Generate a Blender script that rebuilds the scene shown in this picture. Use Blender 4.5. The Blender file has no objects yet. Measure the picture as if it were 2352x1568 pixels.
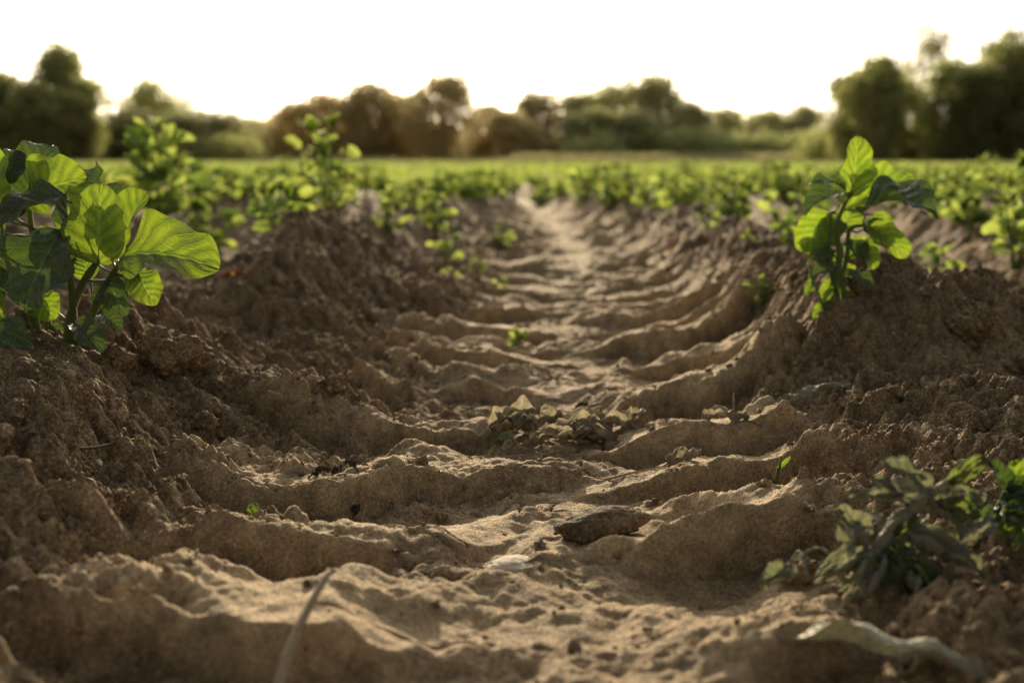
import bpy, math, random
import numpy as np
from mathutils import Vector
rad=math.radians
scene=bpy.context.scene
COL=scene.collection
scene.view_settings.view_transform='Standard'
scene.view_settings.look='None'
scene.view_settings.exposure=0
scene.view_settings.gamma=1

# ---------------------------------------------------------------- noise
_prm=np.random.RandomState(7).permutation(4096)
def _hash(ix,iy,seed):
    return _prm[(_prm[(ix+seed*131)&4095]+iy*17+seed*57)&4095]
def perlin(x,y,seed=0):
    x=np.asarray(x,float); y=np.asarray(y,float)
    x0=np.floor(x).astype(np.int64); y0=np.floor(y).astype(np.int64)
    fx=x-x0; fy=y-y0
    u=fx*fx*fx*(fx*(fx*6-15)+10); v=fy*fy*fy*(fy*(fy*6-15)+10)
    def g(ix,iy,dx,dy):
        a=_hash(ix,iy,seed)*(2*math.pi/4096.0)
        return np.cos(a)*dx+np.sin(a)*dy
    n00=g(x0,y0,fx,fy); n10=g(x0+1,y0,fx-1,fy)
    n01=g(x0,y0+1,fx,fy-1); n11=g(x0+1,y0+1,fx-1,fy-1)
    a=n00+(n10-n00)*u; b=n01+(n11-n01)*u
    return (a+(b-a)*v)*1.5
def fbm(x,y,f,octv,seed=0,gain=.5):
    s=0; a=1
    for o in range(octv):
        s=s+a*perlin(x*f,y*f,seed+o*3); f*=2.03; a*=gain
    return s
def ridged(x,y,f,octv,seed=0,gain=.5):
    s=0; a=1
    for o in range(octv):
        s=s+a*(1-2*np.abs(perlin(x*f,y*f,seed+o*3))); f*=2.1; a*=gain
    return s
def domes(x,y,size,seed):
    X=x/size; Y=y/size
    x0=np.floor(X).astype(np.int64); y0=np.floor(Y).astype(np.int64)
    best=np.zeros_like(X)
    for i in (-1,0,1):
        for j in (-1,0,1):
            cx=x0+i; cy=y0+j
            h1=_hash(cx,cy,seed)/4096.; h2=_hash(cx,cy,seed+11)/4096.; h3=_hash(cx,cy,seed+23)/4096.
            r=.35+.55*h3
            d2=((X-cx-h1)**2+(Y-cy-h2)**2)/(r*r)
            best=np.maximum(best,np.sqrt(np.clip(1-d2,0,1))*r)
    return best
def sst(a,b,x):
    t=np.clip((x-a)/(b-a),0,1); return t*t*(3-2*t)

# ---------------------------------------------------------------- terrain
PY=[0,1.1,1.5,2.2,3.7,5.8,8.2,12,20,60]
PC=[.0,.03,.08,.14,.22,.25,.14,-.3,-.8,-1.5]
LY=[0,.9,1.4,2.2,3.4,5,7,8.5,12,20,60]
LX=[-.50,-.54,-.56,-.54,-.52,-.32,-.12,-.16,-.62,-1.3,-2.0]
RX=[.56,.56,.55,.55,.66,.72,.58,.42,-.02,-.45,-1.15]
def pathc(y): return np.interp(y,PY,PC)
def rowL(y): return np.interp(y,LY,LX)
def rowR(y): return np.interp(y,LY,RX)
SP=.85
def ridge_dist(x,y):
    L=rowL(y); R=rowR(y)
    inner=np.minimum(np.abs(x-L),np.abs(x-R))
    ol=np.abs(((L-x)+SP/2)%SP-SP/2)
    orr=np.abs(((x-R)+SP/2)%SP-SP/2)
    return np.where(x<L,ol,np.where(x>R,orr,inner))
def gs(x,y,cx,cy,sx,sy): return np.exp(-((x-cx)/sx)**2-((y-cy)/sy)**2)
def ground(x,y,full=False):
    x=np.asarray(x,float); y=np.asarray(y,float)
    far=1-sst(18,45,np.abs(y))
    wx=x+.035*fbm(x,y,3.1,4,40); wy=y+.035*fbm(x,y,3.3,4,50)
    d=ridge_dist(wx,wy)
    prof=np.exp(-(d/.165)**2.2)
    amp=.128+.025*fbm(x,y,1.3,2,5)
    mod=1 -.92*gs(x,y,-.5,1.93,.45,.24)+.1*gs(x,y,-.5,2.75,.3,.5)
    mod=mod-.66*gs(x,y,-.5,.55,.5,.56)-.04*gs(x,y,-.5,1.3,.4,.3)
    mod=mod-.90*gs(x,y,.5,.80,.6,.58)-.50*gs(x,y,.55,1.42,.35,.19)
    h=prof*amp*np.maximum(mod,.04)*far+.05*(1-far)
    h=h+.110*gs(x,y,.78,1.82,.19,.20)*far+.040*gs(x,y,.48,1.73,.11,.11)
    h=h+.088*gs(x,y,-.38,2.75,.19,.34)
    h=h+.035*gs(x,y,-.30,1.45,.13,.10)
    h=h+.045*gs(x,y,.60,1.33,.09,.07)
    h=h+.009*fbm(x,y,5,2,60)*far
    # wheel track with lug imprints
    u=wx-pathc(y)
    blend=sst(-.06,.06,u+.07*fbm(x,y,7,2,71))
    pitch=.205
    ph=(wy+.009*fbm(x,y,16,3,175)+.12*fbm(x,y,1.9,3,77)+.10*np.minimum(np.abs(u),.5))/pitch
    def ribs(ph,sd):
        k=np.floor(ph).astype(np.int64); p=ph-k
        a=.65+.7*_hash(k,k*0+sd,90)/4096.
        w=.34+.18*_hash(k,k*0+sd,95)/4096.
        r=sst(0,.095,p)*(1-sst(w,w+.34,p))*(1.1-.40*p)
        return r*a
    rl=ribs(ph,3); rr=ribs(ph+.42,8)
    r=rl*(1-blend)+rr*blend
    au=np.abs(u)
    worn=sst(-.70,.20,fbm(x,y,5.5,3,133))
    lw=(1-.30*sst(1.8,2.8,y))
    out=np.where(u<0,-.04,.02)
    ramp=(.016+.029*lw*sst(.02,.17,au))*(1-sst(.28,.40,au+out+.07*fbm(x,y,6,3,34)))
    ramp=ramp*(.35+.75*worn)
    h=h+ramp*(r-.35)*(1-sst(7,10,y))
    # crumbly surface
    patch=sst(-.30,.45,fbm(x,y,4.2,3,21))
    crumb=np.clip(sst(.19,.36,au)*(.70+.6*patch)+.45*patch*(1-.6*np.clip(r,0,1)),0,1.25)
    near=1-sst(5,9,y)
    c1=domes(wx,wy,.058,1); c2=domes(x+.012*c1,y,.027,2); c3=domes(x,y+.008*c1,.0125,3)
    cl=.018*c1*c1*1.6+.018*c2+.0135*c3
    h=h+(crumb*cl+.28*cl*(1-crumb)*sst(-.1,.5,fbm(x,y,9,2,121)))*near
    h=h+(.0050*fbm(x,y,20,5,10,.62)*(.40+1.05*crumb))*near
    h=h+(.0036*ridged(x+.01*c2,y,17,4,210,.58)*(.30+1.2*crumb))*near
    e=np.abs(perlin(x*13+1.5*perlin(x*9,y*9,151),y*13,152))
    h=h-.008*(1-sst(0,.06,e))*sst(-.1,.4,fbm(x,y,4,2,160))*near
    if full:
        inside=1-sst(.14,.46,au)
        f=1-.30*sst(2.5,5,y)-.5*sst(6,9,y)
        return h,crumb,np.clip((.50*inside*(1-.5*patch)+r*ramp*14)*f,0,1)  # colour mask: compacted track soil plus sunlit rib tops
    return h
def gz(x,y): return float(ground(np.array([x]),np.array([y]))[0])

def axis(lo,hi,step,gr,mn,mx):
    mid=list(np.arange(lo,hi,step)); a=[];s=step;v=mid[-1]
    while v<mx:
        s*=gr; v+=s; a.append(v)
    b=[];s=step;v=lo
    while v>mn:
        s*=gr; v-=s; b.append(v)
    return np.array(b[::-1]+mid+a)
xs=axis(-.74,.82,.0027,1.032,-500,500)
ys=axis(.6,2.1,.0024,1.0125,.45,700)
ys=np.concatenate([[ -6,-3,-1.5,-.8,-.4,-.15,0,.1,.18,.25,.3,.34,.38,.41,.43],ys[ys>.44]])
X,Y=np.meshgrid(xs,ys)
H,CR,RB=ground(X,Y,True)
nx,ny=len(xs),len(ys)
co=np.stack([X,Y,H],-1).reshape(-1,3)

def np_mesh(name,co,faces,uv=None,smooth=True,mats=None,midx=None):
    me=bpy.data.meshes.new(name)
    co=np.asarray(co,np.float32); faces=np.asarray(faces,np.int32)
    nf,k=faces.shape
    me.vertices.add(len(co)); me.vertices.foreach_set('co',co.ravel())
    me.loops.add(nf*k); me.loops.foreach_set('vertex_index',faces.ravel())
    me.polygons.add(nf)
    me.polygons.foreach_set('loop_start',np.arange(0,nf*k,k,dtype=np.int32))
    me.polygons.foreach_set('loop_total',np.full(nf,k,np.int32))
    me.polygons.foreach_set('use_smooth',np.full(nf,smooth,bool))
    if midx is not None: me.polygons.foreach_set('material_index',np.asarray(midx,np.int32))
    if uv is not None:
        l=me.uv_layers.new(name='UVMap')
        l.data.foreach_set('uv',np.asarray(uv,np.float32)[faces.ravel()].ravel())
    me.update(calc_edges=True)
    for m in (mats or []): me.materials.append(m)
    return me
def addattr(me,name,vals):
    a=me.attributes.new(name,'FLOAT','POINT'); a.data.foreach_set('value',np.asarray(vals,np.float32).ravel())

# ---------------------------------------------------------------- materials
class NT:
    def __init__(s,name):
        s.m=bpy.data.materials.new(name); s.m.use_nodes=True
        s.t=s.m.node_tree; s.t.nodes.clear()
        s.out=s.n('ShaderNodeOutputMaterial')
    def n(s,typ,**kw):
        nd=s.t.nodes.new(typ)
        for k,v in kw.items():
            if k in nd.inputs: 
                s.set(nd.inputs[k],v)
            else: setattr(nd,k,v)
        return nd
    def set(s,inp,v):
        if isinstance(v,bpy.types.NodeSocket): s.t.links.new(v,inp)
        else: inp.default_value=v
    def math(s,op,a,b=0.,c=None):
        nd=s.t.nodes.new('ShaderNodeMath'); nd.operation=op
        s.set(nd.inputs[0],a); s.set(nd.inputs[1],b)
        if c is not None: s.set(nd.inputs[2],c)
        return nd.outputs[0]
    def mix(s,f,a,b,typ='MIX'):
        nd=s.t.nodes.new('ShaderNodeMix'); nd.data_type='RGBA'; nd.blend_type=typ
        s.set(nd.inputs[0],f); s.set(nd.inputs[6],a); s.set(nd.inputs[7],b)
        return nd.outputs[2]
    def noise(s,vec,sc,det=4,rough=.6):
        nd=s.n('ShaderNodeTexNoise'); nd.inputs['Scale'].default_value=sc; nd.inputs['Detail'].default_value=det
        nd.inputs['Roughness'].default_value=rough
        if vec is not None: s.t.links.new(vec,nd.inputs['Vector'])
        return nd.outputs['Fac']
    def ramp(s,f,pts):
        nd=s.n('ShaderNodeValToRGB'); s.t.links.new(f,nd.inputs[0])
        e=nd.color_ramp.elements
        while len(e)<len(pts): e.new(.5)
        for i,(p,c) in enumerate(pts):
            e[i].position=p; e[i].color=(c if len(c)==4 else (*c,1)) if hasattr(c,'__len__') else (c,c,c,1)
        return nd.outputs[0]
    def link(s,a,b): s.t.links.new(a,b)
def C(r,g,b): return (r,g,b,1)

def soil_mat(name,objspace=False,dark=1.):
    t=NT(name)
    tc=t.n('ShaderNodeTexCoord').outputs['Object']
    n1=t.noise(tc,3.2,5); n2=t.noise(tc,38,5,.7); n3=t.noise(tc,260,4,.7)
    base=t.ramp(n1,[(.3,(.205*dark,.138*dark,.078*dark)),(.7,(.38*dark,.265*dark,.155*dark))])
    spk=t.ramp(n2,[(.33,.48),(.66,1.42)])
    c=t.mix(1.,base,spk,'MULTIPLY')
    g=t.ramp(n3,[(.33,.5),(.5,.95),(.68,1.8)])
    c=t.mix(1.,c,g,'MULTIPLY')
    if not objspace:
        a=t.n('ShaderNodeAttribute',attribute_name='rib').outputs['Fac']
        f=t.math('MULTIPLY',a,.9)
        c=t.mix(f,c,t.mix(1.,C(.66,.485,.29),t.mix(.7,g,spk),'MULTIPLY'))  # pale compacted track soil, with lit ribs and shaded furrows also coloured in
    v=t.n('ShaderNodeTexVoronoi'); v.inputs['Scale'].default_value=420; t.link(tc,v.inputs['Vector'])
    gr=t.ramp(v.outputs['Distance'],[(.0,1.),(.55,.0)])
    n4=t.noise(tc,95,5,.75)
    b1=t.n('ShaderNodeBump'); b1.inputs['Strength'].default_value=1.; b1.inputs['Distance'].default_value=.008
    t.link(n2,b1.inputs['Height'])
    b3=t.n('ShaderNodeBump'); b3.inputs['Strength'].default_value=1.; b3.inputs['Distance'].default_value=.0055
    t.link(n4,b3.inputs['Height']); t.link(b1.outputs[0],b3.inputs['Normal'])
    b2=t.n('ShaderNodeBump'); b2.inputs['Strength'].default_value=1.; b2.inputs['Distance'].default_value=.0024
    t.link(t.math('ADD',n3,t.math('MULTIPLY',gr,.7)),b2.inputs['Height']); t.link(b3.outputs[0],b2.inputs['Normal'])
    p=t.n('ShaderNodeBsdfPrincipled'); t.link(c,p.inputs['Base Color']); p.inputs['Roughness'].default_value=.76
    p.inputs['Specular IOR Level'].default_value=.26
    t.link(b2.outputs[0],p.inputs['Normal']); t.link(p.outputs[0],t.out.inputs[0])
    return t.m
M_soil=soil_mat('dry_soil'); M_clod=soil_mat('soil_crumb_material',True,1.15); M_clodd=soil_mat('dark_clod_material',True,.75)  # last one is the same soil, evenly darker

def leaf_mat(name,dif,dif2,tra,vein,mixf=.5,rough=.5,veins=True,sheen=.2,spec=.35):
    t=NT(name)
    uv=t.n('ShaderNodeTexCoord').outputs['UV']; ob=t.n('ShaderNodeTexCoord').outputs['Object']
    oi=t.n('ShaderNodeObjectInfo').outputs['Random']
    n1=t.noise(ob,28,4)
    c=t.mix(t.ramp(n1,[(.35,0.),(.65,1.)]),C(*dif),C(*dif2))
    tr=t.mix(t.ramp(n1,[(.3,0.),(.7,1.)]),C(*tra),C(*[a*b for a,b in zip(tra,(.5,.64,.5))]))
    hv=None
    if veins:
        sp=t.n('ShaderNodeSeparateXYZ'); t.link(uv,sp.inputs[0])
        a=t.math('ABSOLUTE',t.math('MULTIPLY_ADD',sp.outputs[1],2.,-1.))
        wob=t.noise(uv,4.,3)
        q=t.math('MULTIPLY',t.math('ADD',t.math('SUBTRACT',sp.outputs[0],t.math('MULTIPLY',t.math('POWER',a,.8),.30)),t.math('MULTIPLY',wob,.14)),6.)
        fr=t.math('ABSOLUTE',t.math('SUBTRACT',t.math('FRACT',q),.5))
        side=t.ramp(fr,[(.0,1.),(.06,0.)])
        mid=t.ramp(a,[(.0,1.),(.07,0.)])
        vv=t.math('MAXIMUM',side,mid)
        vor=t.n('ShaderNodeTexVoronoi'); vor.feature='DISTANCE_TO_EDGE'; vor.inputs['Scale'].default_value=14
        t.link(uv,vor.inputs['Vector'])
        net=t.ramp(vor.outputs[0],[(.0,.7),(.07,0.)])
        vf=t.math('MAXIMUM',t.math('MULTIPLY',vv,.9),t.math('MULTIPLY',net,.6))
        c=t.mix(vf,c,C(*vein)); tr=t.mix(t.math('MULTIPLY',vf,.8),tr,C(*[min(1,v*3.2) for v in vein]))
        sh=t.ramp(fr,[(.05,.66),(.35,1.)]); tr=t.mix(1.,tr,sh,'MULTIPLY')
        hv=t.math('SUBTRACT',t.math('MULTIPLY',t.ramp(fr,[(0.,0.),(.5,1.)]),.6),vf)
        b=t.n('ShaderNodeBump'); b.inputs['Strength'].default_value=.9; b.inputs['Distance'].default_value=.003
        t.link(t.math('ADD',hv,t.math('MULTIPLY',n1,1.8)),b.inputs['Height'])
        bt=t.n('ShaderNodeBump'); bt.inputs['Strength'].default_value=.5; bt.inputs['Distance'].default_value=.003
        t.link(hv,bt.inputs['Height'])
    hs=t.n('ShaderNodeHueSaturation'); t.link(c,hs.inputs['Color']); t.link(t.math('MULTIPLY_ADD',oi,.5,.75),hs.inputs['Value'])
    hs2=t.n('ShaderNodeHueSaturation'); t.link(tr,hs2.inputs['Color']); t.link(t.math('MULTIPLY_ADD',oi,.3,.85),hs2.inputs['Value'])
    p=t.n('ShaderNodeBsdfPrincipled'); t.link(hs.outputs[0],p.inputs['Base Color']); p.inputs['Roughness'].default_value=rough
    p.inputs['Specular IOR Level'].default_value=spec
    p.inputs['Sheen Weight'].default_value=sheen
    tl=t.n('ShaderNodeBsdfTranslucent'); t.link(hs2.outputs[0],tl.inputs['Color'])
    if hv is not None: t.link(b.outputs[0],p.inputs['Normal']); t.link(bt.outputs[0],tl.inputs['Normal'])
    mx=t.n('ShaderNodeMixShader'); mx.inputs[0].default_value=mixf
    t.link(p.outputs[0],mx.inputs[1]); t.link(tl.outputs[0],mx.inputs[2]); t.link(mx.outputs[0],t.out.inputs[0])
    return t.m
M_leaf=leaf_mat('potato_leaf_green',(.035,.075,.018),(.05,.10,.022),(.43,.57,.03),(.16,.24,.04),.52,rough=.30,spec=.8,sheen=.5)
M_leaf_shade=leaf_mat('potato_leaf_shade_green',(.03,.065,.022),(.045,.09,.03),(.13,.20,.02),(.08,.13,.04),.4,rough=.28,spec=1.,sheen=.5)  # shaded copy of the leaf: shade from neighbouring leaves put into the colour
M_stem=leaf_mat('potato_stem_green',(.10,.15,.04),(.14,.19,.06),(.40,.46,.06),(.2,.25,.1),.35,veins=False,sheen=.6)
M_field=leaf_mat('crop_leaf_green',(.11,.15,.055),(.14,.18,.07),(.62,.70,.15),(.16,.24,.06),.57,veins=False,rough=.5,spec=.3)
M_far_haze=leaf_mat('distant_crop_leaf_haze_green',(.15,.18,.09),(.18,.20,.10),(.52,.56,.20),(.16,.24,.06),.5,veins=False,rough=.6,spec=.25)  # paler copy of the crop leaf, distance haze put into its colour
M_fieldd=leaf_mat('crop_leaf_dark_green',(.07,.12,.035),(.09,.14,.045),(.30,.40,.07),(.16,.24,.06),.5,veins=False,rough=.5,spec=.3)
M_wilt=leaf_mat('wilted_leaf_green',(.15,.18,.06),(.20,.22,.09),(.46,.54,.08),(.30,.33,.14),.45,rough=.5,spec=.5)
M_grey=leaf_mat('withered_leaf_olive',(.40,.39,.25),(.32,.30,.19),(.45,.44,.18),(.42,.40,.28),.35,rough=.5,sheen=.6,spec=.5)
M_flat=leaf_mat('withered_leaf_grey_green',(.34,.32,.20),(.27,.25,.16),(.20,.19,.09),(.4,.37,.25),.1,rough=.5,sheen=.4)
M_dry=leaf_mat('dried_leaf_brown',(.48,.38,.25),(.34,.26,.17),(.56,.44,.28),(.5,.41,.28),.42,rough=.6)
M_orange=leaf_mat('dried_leaf_orange',(.35,.15,.05),(.25,.11,.04),(.6,.25,.05),(.4,.2,.08),.4,rough=.8)
M_grass=leaf_mat('dry_grass_straw',(.40,.34,.20),(.32,.27,.16),(.62,.53,.30),(.3,.3,.1),.5,veins=False)
def bark_mat(name,c1,c2,sc=30):
    t=NT(name); ob=t.n('ShaderNodeTexCoord').outputs['Object']
    n=t.noise(ob,sc,5,.7)
    p=t.n('ShaderNodeBsdfPrincipled'); t.link(t.ramp(n,[(.3,c1),(.7,c2)]),p.inputs['Base Color']); p.inputs['Roughness'].default_value=.85
    b=t.n('ShaderNodeBump'); b.inputs['Strength'].default_value=.7; b.inputs['Distance'].default_value=.002
    t.link(n,b.inputs['Height']); t.link(b.outputs[0],p.inputs['Normal']); t.link(p.outputs[0],t.out.inputs[0]); return t.m
M_bark=bark_mat('tree_bark',(.12,.09,.06),(.22,.16,.11),4)
M_twig=bark_mat('dry_twig',(.26,.19,.12),(.48,.38,.26),300)
M_root=bark_mat('dark_root',(.07,.045,.028),(.16,.11,.07),300)
M_dark=bark_mat('charred_plant_debris',(.03,.02,.014),(.08,.055,.04),200)
M_pebble=bark_mat('pale_pebble_stone',(.44,.37,.29),(.74,.65,.53),140)
M_stone=bark_mat('tan_pebble_stone',(.4,.28,.18),(.55,.42,.3),180)
def tree_mat(name,d,tr):
    return leaf_mat(name,d,[v*1.35 for v in d],tr,d,.55,rough=.6,veins=False,sheen=.3)  # foliage colours lifted above real leaf tone to carry the air haze
M_t_dark=tree_mat('tree_foliage_dark',(.24,.235,.12),(.62,.60,.22))
M_t_mid=tree_mat('tree_foliage_olive_haze',(.40,.36,.21),(.84,.78,.42))
M_t_warm_haze=tree_mat('tree_foliage_warm_haze',(.54,.43,.26),(.95,.79,.48))  # golden haze and sun glow of the centre trees painted as foliage colour
M_t_green=tree_mat('hedge_foliage_green',(.32,.33,.17),(.76,.76,.34))

def put(name,me,loc=(0,0,0),parent=None,**props):
    o=bpy.data.objects.new(name,me); COL.objects.link(o); o.location=loc
    if parent is not None: o.parent=parent
    for k,v in props.items(): o[k]=v
    return o

# ---------------------------------------------------------------- ground object
I=np.arange(nx*ny).reshape(ny,nx)
F=np.stack([I[:-1,:-1],I[:-1,1:],I[1:,1:],I[1:,:-1]],-1).reshape(-1,4)
me=np_mesh('ground',co,F,mats=[M_soil])
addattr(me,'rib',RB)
put('ground',me,kind='structure')

# ---------------------------------------------------------------- builder
class MB:
    def __init__(s): s.v=[];s.f=[];s.uv=[];s.n=0;s.mi=[]
    def add(s,v,f,uv,mi=0):
        s.v.append(v); s.f.append(f+s.n); s.uv.append(uv); s.n+=len(v); s.mi.append(np.full(len(f),mi))
    def mesh(s,name,mats,smooth=True):
        return np_mesh(name,np.concatenate(s.v),np.concatenate(s.f),np.concatenate(s.uv),smooth,mats,np.concatenate(s.mi))
def nrm(v):
    v=np.asarray(v,float); return v/ (np.linalg.norm(v)+1e-9)
def leaf(mb,base,tip,normal,width,fold=.25,droop=.5,nl=12,nw=8,wave=.06,rng=random,mi=0,crump=0.,shape=(.55,.70)):
    base=np.asarray(base,float); tip=np.asarray(tip,float)
    D=tip-base; ln=np.linalg.norm(D); L=nrm(D); N=np.asarray(normal,float); N=nrm(N-L*np.dot(N,L)); W=np.cross(N,L)
    s=np.linspace(0,1,nl+1); t=np.linspace(-1,1,nw+1)
    ang=droop*(s-.5)
    ds=ln/nl
    ca=np.cos(ang); sa=np.sin(ang)
    px=np.concatenate([[0],np.cumsum((ca[1:]+ca[:-1])/2*ds)]); pn=np.concatenate([[0],np.cumsum(-(sa[1:]+sa[:-1])/2*ds)])
    a,b=shape; m=a/(a+b); nm=m**a*(1-m)**b
    w=(np.clip(s,1e-4,1)**a*np.clip(1-s,1e-5,1)**b)/nm*width/2
    w=w*(1+.05*np.sin(s*23+rng.random()*6))
    S,T=np.meshgrid(s,t,indexing='ij'); Wd=w[:,None]*np.ones_like(T)
    Ns=N*ca[:,None]+L*sa[:,None]
    ctr=base+L*px[:,None]+N*pn[:,None]
    ph=rng.random()*6; fr=rng.uniform(8,14)
    up=Wd*(np.abs(T)**1.4)*math.sin(fold)+wave*Wd*np.sin(S*fr+ph+T*1.5)*T*T*1.6
    up=up+.06*width*np.abs(np.sin((S-.30*np.abs(T)**.8)*6*math.pi+math.pi/2))*np.abs(T)**.5*(1-np.abs(T))*1.6
    if crump>0:
        o=rng.random()*99
        up=up+crump*width*perlin(S*3+o,T*2+o*.7,3)*1.2+crump*.5*width*perlin(S*7+o,T*4,5)
        Wd=Wd*(1-.35*crump*(1+perlin(S*2+o,T*0+o,8)))
    V=ctr[:,None,:]+W*(Wd*T*math.cos(fold))[...,None]+Ns[:,None,:]*up[...,None]
    idx=np.arange((nl+1)*(nw+1)).reshape(nl+1,nw+1)
    F=np.stack([idx[:-1,:-1],idx[:-1,1:],idx[1:,1:],idx[1:,:-1]],-1).reshape(-1,4)
    mb.add(V.reshape(-1,3),F,np.stack([S,T*.5+.5],-1).reshape(-1,2),mi)
def tube(mb,pts,r0,r1,n=7,mi=0,sub=4):
    pts=np.asarray(pts,float)
    if len(pts)>2 and sub>1:
        P=np.vstack([2*pts[0]-pts[1],pts,2*pts[-1]-pts[-2]]); out=[]
        for i in range(1,len(P)-2):
            for k in range(sub):
                t=k/sub
                out.append(.5*((2*P[i])+(-P[i-1]+P[i+1])*t+(2*P[i-1]-5*P[i]+4*P[i+1]-P[i+2])*t*t+(-P[i-1]+3*P[i]-3*P[i+1]+P[i+2])*t**3))
        out.append(P[-2]); pts=np.array(out)
    m=len(pts); T=np.gradient(pts,axis=0); T/=np.linalg.norm(T,axis=1)[:,None]+1e-9
    ref=np.array([.3,1,.2]) if abs(T[0][1])<.8 else np.array([1,.1,.2])
    U=np.cross(T,ref); U/=np.linalg.norm(U,axis=1)[:,None]+1e-9; Vv=np.cross(T,U)
    r=np.linspace(r0,r1,m); a=np.linspace(0,2*math.pi,n,endpoint=False)
    V=pts[:,None,:]+r[:,None,None]*(np.cos(a)[None,:,None]*U[:,None,:]+np.sin(a)[None,:,None]*Vv[:,None,:])
    idx=np.arange(m*n).reshape(m,n); nx_=np.roll(idx,-1,axis=1)
    F=np.stack([idx[:-1],nx_[:-1],nx_[1:],idx[1:]],-1).reshape(-1,4)
    uv=np.zeros((m*n,2)); uv[:,0]=np.repeat(np.linspace(0,1,m),n)
    V=V.reshape(-1,3); F=list(map(tuple,F))
    cap=[]
    V=np.vstack([V,pts[0],pts[-1]]); uv=np.vstack([uv,[0,0],[1,0]])
    for i in range(0,n,2):
        j=(i+1)%n; k=(i+2)%n
        cap.append((m*n,idx[0,k],idx[0,j],idx[0,i])); cap.append((m*n+1,idx[-1,i],idx[-1,j],idx[-1,k]))
    mb.add(V,np.array(F+cap),uv,mi)

def plant_thing(leaves,stems,loc,label,group=None,name='potato_plant',cat='plant'):
    e=put(name,None,loc); e.empty_display_size=.05
    e['label']=label; e['category']=cat
    if group: e['group']=group
    put('leaves',leaves,parent=e); put('stem',stems,parent=e)
    return e

# ---------------------------------------------------------------- the two big potato plants
def custom_plant(seed,base_px,s,LV,ST,loc,label,mats=(M_leaf,M_stem,M_leaf_shade),crump=0.,group='potato plants growing on soil ridges',name='potato_plant',extra=None):
    rng=random.Random(seed); bx,by=base_px
    ml=MB(); ms=MB()
    def W(p): return np.array([(p[0]-bx)*s,p[2],(by-p[1])*s])
    tops=[]
    for st in ST:
        P=[W(p) for p in st[:-1]]; r=st[-1]
        tube(ms,P,r,r*.55,8); tops+=P[1:]
    for lf in LV:
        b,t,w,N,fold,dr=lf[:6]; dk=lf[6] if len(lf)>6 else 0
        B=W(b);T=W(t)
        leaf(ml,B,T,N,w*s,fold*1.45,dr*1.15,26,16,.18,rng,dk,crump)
        k=min(tops,key=lambda q:np.linalg.norm(q-B)+ (0.03 if q[2]>B[2] else 0))
        midp=(k+B)/2+np.array([0,0,-.004]); tube(ms,[k,midp,B+(T-B)*.05],.0019,.0012,6)
        tube(ms,[B,B+(T-B)*.25],.0012,.0006,5,sub=1)
    if extra: extra(ml,ms,rng)
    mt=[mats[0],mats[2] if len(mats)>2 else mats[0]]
    return plant_thing(ml.mesh('leaves',mt),ms.mesh('stem',[mats[1]]),loc,label,group,name=name)
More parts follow.
